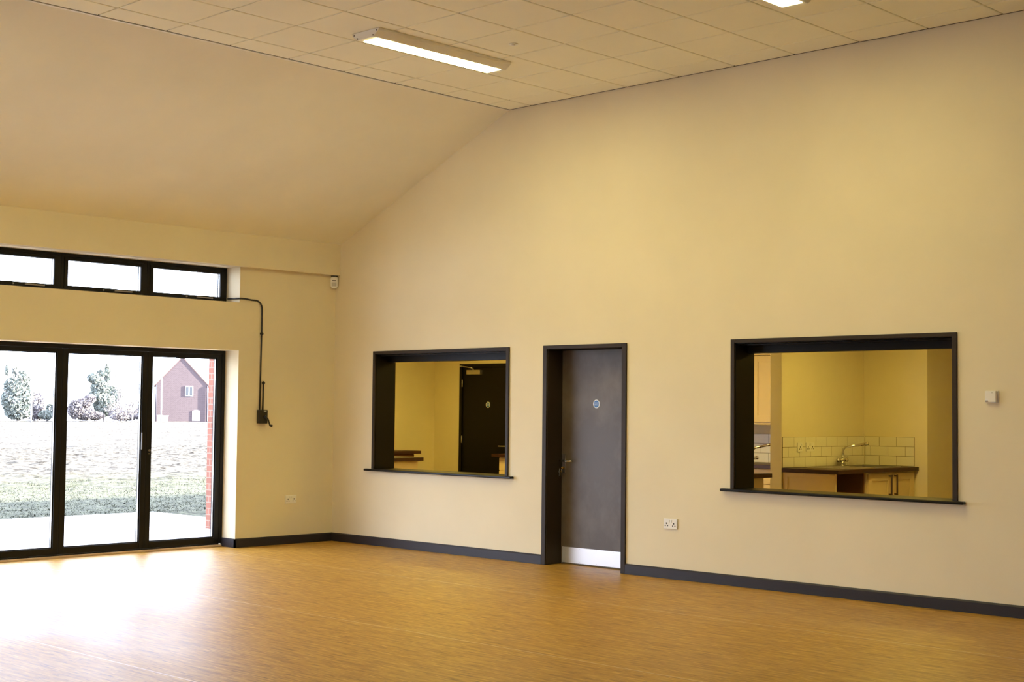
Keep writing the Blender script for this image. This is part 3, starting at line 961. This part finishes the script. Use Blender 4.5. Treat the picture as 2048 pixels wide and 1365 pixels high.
mb.box(SX0 - 0.02, SX1 + 0.02, SY0 - 0.02, SY0 + 0.004, WZ + 0.0005, zr, 0.002)
mb.box(SX0 - 0.02, SX1 + 0.02, SY1 - 0.004, SY1 + 0.02, WZ + 0.0005, zr, 0.002)
mb.box(SX0 - 0.02, SX0 + 0.004, SY0, SY1, WZ + 0.0005, zr, 0.002)
mb.box(SX1 - 0.004, SX1 + 0.02, SY0, SY1, WZ + 0.0005, zr, 0.002)
mb.box(SX0 + 0.001, SX0 + 0.004, SY0 + 0.001, SY1 - 0.001, WZ - 0.16, zr - 0.001)
mb.box(SX1 - 0.004, SX1 - 0.001, SY0 + 0.001, SY1 - 0.001, WZ - 0.16, zr - 0.001)
mb.box(SX0, SX1, SY0 + 0.001, SY0 + 0.004, WZ - 0.16, zr - 0.001)
mb.box(SX0, SX1, SY1 - 0.004, SY1 - 0.001, WZ - 0.16, zr - 0.001)
mb.box(SX0, SX1, SY0, SY1, WZ - 0.163, WZ - 0.16)
mb.build('bowl', M['steel'], t)
mb = MB().box(SX0 - 0.02, SX1 + 0.02, 2.25, SY0 - 0.0205, WZ + 0.0005, WZ + 0.004, 0.001)
for k in range(6):
    x = SX0 + 0.03 + k * 0.07
    mb.box(x, x + 0.02, 2.30, SY0 - 0.06, WZ + 0.004, WZ + 0.007, 0.001)
mb.build('drainer', M['steel'], t)

def mixer_tap(loc, ang, label, spout=0.20, rise=0.155):
    """deck mixer: foot, cross body with two capstan heads, bent spout reaching towards ang"""
    x, y, z = loc
    t = thing('mixer_tap', loc, label, 'tap', 'chrome kitchen mixer taps')
    dx, dy = math.cos(ang), math.sin(ang)
    px, py = 0.0, 1.0
    mb = MB()
    mb.tube([(x, y, z), (x, y, z + 0.008)], 0.026, 16)
    mb.tube([(x, y, z + 0.008), (x, y, z + 0.050)], [0.016, 0.018], 14)
    mb.tube([(x - px * 0.050, y - py * 0.050, z + 0.058), (x + px * 0.050, y + py * 0.050, z + 0.058)], 0.018, 14)
    mb.ball((x, y, z + 0.062), 0.024)
    mb.build('tap_body', M['chrome'], t)
    for s in (-1, 1):
        mb = MB()
        cx_, cy_ = x + s * px * 0.062, y + s * py * 0.062
        mb.tube([(x + s * px * 0.050, y + s * py * 0.050, z + 0.058), (x + s * px * 0.082, y + s * py * 0.082, z + 0.062)], [0.014, 0.022], 12)
        mb.ball((x + s * px * 0.086, y + s * py * 0.086, z + 0.062), 0.021)
        mb.build('tap_handle', M['chrome'], t)
    mb = MB()
    pts = [(x, y, z + 0.075), (x + dx * 0.002, y + dy * 0.002, z + 0.075 + rise * 0.55), (x + dx * 0.008, y + dy * 0.008, z + 0.075 + rise * 0.80),
           (x + dx * 0.030, y + dy * 0.030, z + 0.075 + rise * 0.98), (x + dx * 0.075, y + dy * 0.075, z + 0.075 + rise * 1.08),
           (x + dx * spout, y + dy * spout, z + 0.075 + rise * 1.28)]
    mb.tube(pts, [0.012, 0.011, 0.011, 0.012, 0.013, 0.0145], 12)
    e = Vector(pts[-1])
    d = (Vector(pts[-1]) - Vector(pts[-2])).normalized()
    mb.tube([e + d * 0.004, e + d * 0.040], [0.017, 0.016], 12)
    mb.build('spout', M['chrome'], t)
    return t
mixer_tap((4.648, 2.98, WZ), math.radians(35), 'chrome mixer tap with raised spout, over the corner sink', 0.225, 0.120)

# tiles
def tiles(name, label, axis, face, sgn, a0, a1, z0, rows, first, tw=0.202, th=0.1005, step=1):
    """running-bond tiles standing on a grout bed; one mesh of tiles on one of grout"""
    t = thing(name, ((face, (a0 + a1) / 2, z0) if axis == 'x' else ((a0 + a1) / 2, face, z0)), label, 'splashback', 'tiled splashbacks')
    g1 = MB()
    f0, f1, f2 = face + sgn * 0.0005, face + sgn * 0.006, face + sgn * 0.0085
    z1 = z0 + rows * th
    if axis == 'x': g1.box(f0, f1, a0, a1, z0, z1)
    else: g1.box(a0, a1, f0, f1, z0, z1)
    g1.build('grout', M['grout'], t)
    mb = MB()
    gp_ = 0.0035
    for r in range(rows):
        st = first + (tw / 2 if r % 2 else 0)
        a = st - 20 * tw
        while a < a1:
            lo, hi = max(a, a0) + gp_ / 2, min(a + tw, a1) - gp_ / 2
            if hi - lo > 0.01:
                zz0, zz1 = z0 + r * th + gp_ / 2, z0 + (r + 1) * th - gp_ / 2
                if axis == 'x': mb.box(f1, f2, lo, hi, zz0, zz1, 0.0012, 1)
                else: mb.box(lo, hi, f1, f2, zz0, zz1, 0.0012, 1)
            a += tw
    mb.build('tiles', M['tile'], t)
tiles('tiled_splashback', 'cream tiles behind the sockets on the spur wall, right hatch', 'x', 4.60, 1, 1.93, 3.488, WZ + 0.0012, 3, 1.93)
tiles('tiled_splashback', 'cream tiles along the far wall right of the tap, right hatch', 'y', KY, -1, 4.612, 5.185, WZ + 0.0012, 3, 5.185)
socket('kitchen_socket', (4.6086, 2.225, 1.081), math.radians(90), 'single white socket on the tiles, left of the double one, right hatch', None, 1)
socket('kitchen_socket', (4.6086, 2.412, 1.081), math.radians(90), 'double white socket on the tiles left of the tap, right hatch', None, 2)

# far run along the far wall
t = thing('base_cabinet', (2.0, 3.2, 0), 'row of cream base cabinets below the far wall, behind both hatches', 'cabinet', 'kitchen base cabinets')
MB().box(-0.30, 4.465, 2.96, 3.495, 0.10, 0.8645, 0.001).build('carcass', M['unit'], t)
MB().box(-0.28, 4.465, 3.0, 3.49, 0, 0.10).build('plinth', M['unit'], t)
for k in range(8):
    a = -0.296 + k * 0.595
    mb = MB()
    mb.box(a, a + 0.589, 2.941, 2.959, 0.70, 0.855, 0.002)
    mb.build('drawer_front', M['unit'], t)
    shaker(t, 'y', 2.960, -1, a, a + 0.589, 0.115, 0.692)
t = thing('worktop', (2.0, 3.2, 0.865), 'dark worktop along the far kitchen wall, under the second tap', 'worktop', 'dark kitchen worktops')
MB().box(-0.395, 4.467, 2.90, 3.497, 0.866, 0.905, 0.002).build('board', M['worktop'], t)
tiles('tiled_splashback', 'cream tiles on the far wall at the left edge of the right hatch', 'y', KY, -1, 2.6, 4.465, 0.9065, 3, 3.40, 0.202, 0.107)
mixer_tap((3.385, 3.20, 0.905), math.radians(25), 'second chrome mixer tap, at the left edge of the right hatch', 0.16, 0.10)
t = thing('wall_cabinet', (3.1, 3.34, 1.335), 'cream wall cabinet above the second tap, left edge of the right hatch', 'cabinet')
MB().box(2.2, 4.0, 3.19, 3.497, 1.352, 2.10, 0.001).build('carcass', M['unit'], t)
MB().box(2.19, 4.01, 3.165, 3.497, 1.335, 1.3515, 0.003).build('pelmet', M['unit'], t)
MB().box(2.18, 4.02, 3.150, 3.497, 2.101, 2.15, 0.006).build('cornice', M['unit'], t)
for k in range(3):
    shaker(t, 'y', 3.19, -1, 2.203 + k * 0.599, 2.203 + k * 0.599 + 0.593, 1.365, 2.095)

# units behind the hatch wall and on the left wall
t = thing('base_cabinet', (-0.5, 0.6, 0), 'cream base cabinet end low at the left edge of the left hatch', 'cabinet', 'kitchen base cabinets')
MB().box(-1.45, 0.44, 0.285, 0.85, 0.10, 0.8795, 0.001).build('carcass', M['unit'], t)
MB().box(-1.43, 0.42, 0.29, 0.80, 0, 0.10).build('plinth', M['unit'], t)
MB().box(0.4405, 0.455, 0.29, 0.86, 0.0, 0.879, 0.001).build('end_panel', M['unit'], t)
t = thing('worktop', (-0.5, 0.6, 0.88), 'dark worktop end, lower of the two at the left edge of the left hatch', 'worktop', 'dark kitchen worktops')
MB().box(-1.48, 0.503, 0.281, 0.905, 0.8805, 0.92, 0.002).build('board', M['worktop'], t)
t = thing('base_cabinet', (-1.8, 1.8, 0), 'cabinet coloured brown for its shaded front, on the left kitchen wall, upper left in the left hatch', 'cabinet', 'kitchen base cabinets')
MB().box(KX0 + 0.003, -1.50, 0.95, 2.56, 0.10, 0.8795, 0.001).build('carcass', M['unit_void'], t)  # shaded cabinet front put into a brown colour
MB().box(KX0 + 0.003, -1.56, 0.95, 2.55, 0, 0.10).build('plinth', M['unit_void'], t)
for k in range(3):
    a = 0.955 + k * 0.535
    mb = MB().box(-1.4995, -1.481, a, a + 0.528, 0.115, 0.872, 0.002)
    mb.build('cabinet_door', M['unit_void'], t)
t = thing('worktop', (-1.8, 1.8, 0.88), 'dark worktop on the left kitchen wall, upper of the two in the left hatch', 'worktop', 'dark kitchen worktops')
MB().box(KX0 + 0.002, -1.425, 0.925, 2.625, 0.8805, 0.92, 0.002).build('board', M['worktop'], t)
t = thing('base_cabinet', (4.8, 0.6, 0), 'cream base cabinet end low at the left edge of the right hatch', 'cabinet', 'kitchen base cabinets')
MB().box(4.33, 5.11, 0.285, 0.82, 0.10, 0.8795, 0.001).build('carcass', M['unit'], t)
MB().box(4.35, 5.09, 0.29, 0.79, 0, 0.10).build('plinth', M['unit'], t)
MB().box(5.1105, 5.125, 0.29, 0.83, 0.0, 0.879, 0.001).build('end_panel', M['unit'], t)
t = thing('worktop', (4.8, 0.6, 0.88), 'dark worktop end, lowest at the left edge of the right hatch', 'worktop', 'dark kitchen worktops')
MB().box(4.30, 5.178, 0.281, 0.888, 0.8805, 0.92, 0.002).build('board', M['worktop'], t)

# ------------------------------------------------------------------ unseen roof over the building, lengthened and pitched to shade the ground outside
mb = MB()
RZ = lambda x: 3.19 + (x + 0.75) * 0.443 if x < 7.53 else 3.19 + (15.81 - x) * 0.443
for (a, b_) in ((-0.75, 7.53), (7.53, 15.85)):
    mb.prism([(a, RZ(a) + 0.02), (b_, RZ(min(b_, 15.8)) + 0.02), (b_, RZ(min(b_, 15.8)) + 0.16), (a, RZ(a) + 0.16)], 'y', YF - 0.5, 26.0)
structure('roof', mb, M['roof'], 'unseen pitched roof over the hall, shaped to shade the ground outside', 'roof')
mb = MB().box(-2.44, -0.42, -0.03, 10.0, 2.625, 2.72)
structure('roof_wing', mb, M['roof'], 'flat roof over the kitchen wing, not seen from inside', 'roof')

# ------------------------------------------------------------------ outside
mb = MB()
mb.box(-5.2, -0.412, -16, -0.024, -0.17, -0.02)
mb.box(-5.2, -2.422, -0.024, 0.97, -0.17, -0.02)
structure('patio', mb, M['patio'], 'pale paving just outside the glass doors', 'patio')

def ground_z(x):
    d = max(0.0, -x - 5.2)
    return -0.055 - 0.75 * min(1.0, d / 165.0) - (max(0.0, d - 172.0) * 0.12)
def field_grid(name, x0, x1, y0, y1, nx, ny, amp, label):
    vs, fs = [], []
    for i in range(nx + 1):
        x = x0 + (x1 - x0) * i / nx
        for j in range(ny + 1):
            y = y0 + (y1 - y0) * j / ny
            a = amp * min(1.0, max(0.15, (-x - 9.0) / 6.0)) if x < -5.3 else 0.0
            p = Vector((x * 1.1, y * 1.1, 0))
            z = ground_z(x) + a * (noise.noise(p * 1.6) * 0.6 + noise.noise(p * 4.1) * 0.5) if x < -5.2 else ground_z(x) - 0.02
            if x1 < -30 and False:
                z = z
            vs.append((x, y, z))
    for i in range(nx):
        for j in range(ny):
            a = i * (ny + 1) + j
            fs.append((a, a + 1, a + ny + 2, a + ny + 1))
    me = bpy.data.meshes.new(name)
    me.from_pydata(vs, [], fs)
    me.materials.append(M['field'])
    o = bpy.data.objects.new(name, me)
    C.objects.link(o)
    return tag(o, label, 'ground', None, 'structure')
field_grid('ground', -40, -3.0, -18, 40, 185, 290, 0.10, 'rough grass and pale cloddy soil beyond the patio')
field_grid('ground', -235, -40, -40, 200, 195, 240, 0.16, 'far bare field running to the trees and the red house')

# grass tufts by the patio edge: uncountable
rnd = random.Random(4)
vs, fs = [], []
for k in range(45000):
    x = -5.3 - 9.5 * rnd.random() ** 1.3
    y = -8 + 18 * rnd.random()
    if x > -5.25 or (x > -2.6):
        continue
    h = rnd.uniform(0.012, 0.042)
    a = rnd.uniform(0, math.pi)
    wv = rnd.uniform(0.005, 0.012)
    lx, ly = rnd.uniform(-0.05, 0.05), rnd.uniform(-0.05, 0.05)
    z = ground_z(x) - 0.01
    n_ = len(vs)
    vs += [(x - wv * math.cos(a), y - wv * math.sin(a), z), (x + wv * math.cos(a), y + wv * math.sin(a), z), (x + lx, y + ly, z + h)]
    fs.append((n_, n_ + 1, n_ + 2))
me = bpy.data.meshes.new('grass')
me.from_pydata(vs, [], fs)
me.materials.append(M['grass'])
o = bpy.data.objects.new('grass', me)
C.objects.link(o)
tag(o, 'rough shaded grass just beyond the paving', 'grass', None, 'stuff')

# far objects stand about 170 m out
FX = -170.0
PY = lambda px: 79.87 + 0.0712 * px + 1.95e-5 * px * px
PZ = lambda py: -0.62 + (838 - py) * 0.0745

def leaves(mb, c, r, n, size, rnd, flat=0.0):
    for _ in range(n):
        while True:
            d = Vector((rnd.uniform(-1, 1), rnd.uniform(-1, 1), rnd.uniform(-1, 1)))
            if 0.05 < d.length < 1:
                break
        d = d.normalized() * (d.length ** 0.5)
        p = Vector((c[0] + d.x * r[0], c[1] + d.y * r[1], c[2] + d.z * r[2]))
        if p.z < ground_z(p.x) + 0.05:
            p.z = ground_z(p.x) + 0.05 + rnd.random() * 0.5
        s = size * rnd.uniform(0.5, 1.3)
        u = Vector((rnd.uniform(-1, 1), rnd.uniform(-1, 1), rnd.uniform(-1, 1))).normalized()
        v_ = u.cross(Vector((rnd.uniform(-1, 1), rnd.uniform(-1, 1), rnd.uniform(-1, 1)))).normalized()
        mb.quad(p + u * s, p + v_ * s * 0.6, p - u * s, p - v_ * s * 0.6)

def branch(mb, p, d, ln, r, depth, rnd):
    q = p + d * ln
    mid = p + d * ln * 0.5 + Vector((rnd.uniform(-1, 1), rnd.uniform(-1, 1), rnd.uniform(-0.3, 0.5))) * ln * 0.08
    mb.tube([p, mid, q], [r, r * 0.8, r * 0.55], 5, False)
    if depth <= 0:
        return
    for k in range(rnd.randint(2, 4)):
        nd = (d + Vector((rnd.uniform(-1, 1), rnd.uniform(-1, 1), rnd.uniform(-0.35, 0.75))) * 0.75).normalized()
        branch(mb, p + (q - p) * rnd.uniform(0.5, 1.0), nd, ln * rnd.uniform(0.5, 0.75), r * 0.5, depth - 1, rnd)

def tree(name, label, cat, px, x, blobs, seed, leafmat, trunk_h=None, bare=0, nl=900, size=0.30, tr=0.20, lean=0.0):
    """blobs: (px, py, rx_px, ry_px, weight)"""
    rnd = random.Random(seed)
    k = (x - 12.4) / (FX - 12.4)
    def W(px_, py_):
        y = -10.0 + (PY(px_) + 10.0) * k
        z = 1.468 + (PZ(py_) - 1.468) * k
        return Vector((x, y, z))
    b0 = W(px, 838)
    b0.z = ground_z(x) - 0.1
    t = thing(name, b0, label, cat)
    mb = MB()
    if trunk_h:
        topw = W(px + lean, trunk_h)
        mb.tube([b0, b0.lerp(topw, 0.5) + Vector((0, rnd.uniform(-.2, .2), 0)), topw], [tr, tr * 0.75, tr * 0.35], 7, False)
        for _ in range(bare):
            f = rnd.uniform(0.25, 1.0)
            d = Vector((rnd.uniform(-0.6, 0.6), rnd.uniform(-1, 1), rnd.uniform(0.3, 1.2))).normalized()
            branch(mb, b0.lerp(topw, f), d, (topw.z - b0.z) * rnd.uniform(0.22, 0.40), tr * 0.45, 2, rnd)
    else:
        for _ in range(7):
            d = Vector((rnd.uniform(-0.5, 0.5), rnd.uniform(-1, 1), rnd.uniform(0.4, 1.2))).normalized()
            branch(mb, b0, d, rnd.uniform(0.8, 1.6), 0.05, 2, rnd)
    mb.build('branches' if bare or not trunk_h else 'trunk', M['bark'], t)
    if blobs:
        mb = MB()
        for (bx_, by_, rx, ry, wt) in blobs:
            c = W(bx_, by_)
            leaves(mb, c, (rx * 0.078 * k, rx * 0.078 * k, ry * 0.0745 * k), int(nl * wt * 2.2), size * k * 0.85, rnd)
        mb.build('foliage', M[leafmat], t)
    return t
tree('ivy_clad_tree', 'bushy pale green tree behind the white pole, left glass leaf', 'tree', 36, FX,
     [(31, 802, 25, 30, 1.0), (24, 776, 15, 16, 0.40), (40, 766, 13, 18, 0.32), (52, 790, 11, 20, 0.32), (36, 824, 23, 14, 0.5), (11, 748, 3, 9, 0.06), (28, 750, 4, 10, 0.07), (50, 762, 8, 8, 0.10), (12, 800, 9, 14, 0.2)],
     11, 'leaf_green', 758, 9, 1100, 0.24, 0.22)
tree('bush', 'thin grey bush right of the white pole, left glass leaf', 'bush', 74, FX - 4,
     [(72, 808, 13, 22, 0.5), (66, 826, 12, 12, 0.35), (80, 826, 8, 12, 0.25)], 12, 'leaf_brown', None, 0, 800, 0.20)
tree('bush', 'low green bush hard against the dark door post, left glass leaf', 'bush', 94, FX - 2,
     [(92, 828, 14, 9, 0.5), (99, 818, 7, 12, 0.2)], 13, 'leaf_green', None, 0, 700, 0.20)
tree('ivy_clad_tree', 'tall spired green tree in the middle glass leaf', 'tree', 207, FX,
     [(206, 806, 19, 26, 1.1), (198, 776, 17, 14, 0.55), (211, 748, 5, 20, 0.22), (185, 758, 12, 10, 0.28), (200, 748, 9, 6, 0.14), (225, 790, 16, 18, 0.55), (190, 792, 14, 12, 0.35)],
     14, 'leaf_green', 728, 8, 1200, 0.24, 0.20, 3)
tree('hedge', 'brownish hedge left of the spired tree, middle glass leaf', 'hedge', 160, FX + 2,
     [(150, 818, 14, 18, 0.6), (165, 806, 14, 10, 0.4), (170, 826, 18, 12, 0.6), (190, 830, 16, 8, 0.4), (178, 797, 10, 8, 0.22)], 15, 'leaf_brown', None, 0, 1100, 0.22)
tree('bare_tree', 'spreading bare tree right of the spired tree, middle glass leaf', 'tree', 226, FX + 14,
     [(232, 826, 16, 11, 0.32), (245, 818, 16, 16, 0.25)], 16, 'leaf_brown', 795, 22, 900, 0.18, 0.18, 14)
tree('bare_tree', 'small pale-trunked bare tree beside the dark post, middle glass leaf', 'tree', 263, FX + 4,
     [(266, 812, 10, 16, 0.18)], 17, 'leaf_brown', 806, 12, 700, 0.16, 0.12)
tree('hedge', 'low brown hedge at the foot of the bare trees, middle glass leaf', 'hedge', 250, FX - 5,
     [(240, 832, 14, 7, 0.4), (258, 830, 14, 8, 0.4), (274, 826, 8, 10, 0.3)], 18, 'leaf_brown', None, 0, 900, 0.20)

def pole(px, x, top, label, r=0.10):
    k = (x - 12.4) / (FX - 12.4)
    y = -10.0 + (PY(px) + 10.0) * k
    z1 = 1.468 + (PZ(top) - 1.468) * k
    t = thing('white_pole', (x, y, ground_z(x)), label, 'pole', 'white poles in the field')
    MB().tube([(x, y, ground_z(x) - 0.1), (x, y, z1)], r, 10).build('shaft', M['house_white'], t)
    MB().ball((x, y, z1 + r * 0.3), r * 1.1).build('pole_cap', M['house_white'], t)
pole(61.5, -150.0, 772, 'white pole standing in front of the bushy tree, left glass leaf', 0.10)

# red brick house
hx, hy, hz = FX, 108.2, -1.0
t = thing('brick_house', (hx, hy, hz), 'red brick house gable seen through the rightmost glass leaf', 'house')
t.rotation_euler = (0, 0, math.radians(-33))
hw, ev_, ap = 3.82, 5.62, 9.75
mb = MB().prism([(-hw, 0), (hw, 0), (hw, ev_), (0, ap), (-hw, ev_)], 'x', -9, 0)
add_child(mb, 'walls', M['house_brick'], t)
mb = MB()
sl = (ap - ev_) / hw
for s in (-1, 1):
    mb.prism([(0, ap + 0.02), (s * (hw + 0.25), ev_ - 0.25 * sl + 0.02), (s * (hw + 0.25), ev_ - 0.25 * sl + 0.20), (0, ap + 0.20)], 'x', -9.1, 0.08)
add_child(mb, 'roof', M['house_tile'], t)
wy, wz0, wz1 = 1.05, 4.0, 5.55
fr_ = MB().box(0.0, 0.08, wy - 0.58, wy + 0.58, wz0, wz1, 0.01)
wf = add_child(fr_, 'window', M['house_white'], t)
for s in (-1, 1):
    mb = MB().box(0.07, 0.09, wy + s * 0.28 - 0.19, wy + s * 0.28 + 0.19, wz0 + 0.14, wz1 - 0.14)
    add_child(mb, 'pane', M['house_pane'], wf)
mb = MB()
dy = 2.15
arc = [(dy - 0.58, 0.35), (dy + 0.58, 0.35), (dy + 0.58, 1.75)] + [(dy + 0.58 * math.cos(a), 1.75 + 0.22 * math.sin(a)) for a in [k * math.pi / 8 for k in range(1, 8)]] + [(dy - 0.58, 1.75)]
mb.prism(arc, 'x', 0.0, 0.06)
add_child(mb, 'ground_floor_window', M['house_white'], t)
for s in (-1, 1):
    mb = MB().tube([(0.10, s * (hw - 0.12), 0), (0.10, s * (hw - 0.12), ev_ - 0.2), (0.04, s * (hw - 0.12), ev_)], 0.07, 8)
    add_child(mb, 'downpipe', M['pipe'], t)
pole(321, -158.0, 755, 'white pole standing in front of the red brick house', 0.09)
def ubox(px, x, hgt, label):
    k = (x - 12.4) / (FX - 12.4)
    y = -10.0 + (PY(px) + 10.0) * k
    z = ground_z(x)
    t = thing('utility_box', (x, y, z), label, 'utility box', 'white boxes by the red house')
    MB().box(x - 0.2, x + 0.2, y - 0.32, y + 0.32, z - 0.05, z + hgt, 0.03).build('box_body', M['house_white'], t)
    MB().box(x - 0.24, x + 0.24, y - 0.36, y + 0.36, z + hgt + 0.001, z + hgt + 0.05, 0.01).build('box_lid', M['house_white'], t)
ubox(318.5, -160.0, 0.95, 'white box at the foot of the pole by the red house')
ubox(330, -160.0, 0.90, 'white box right of the pole by the red house')
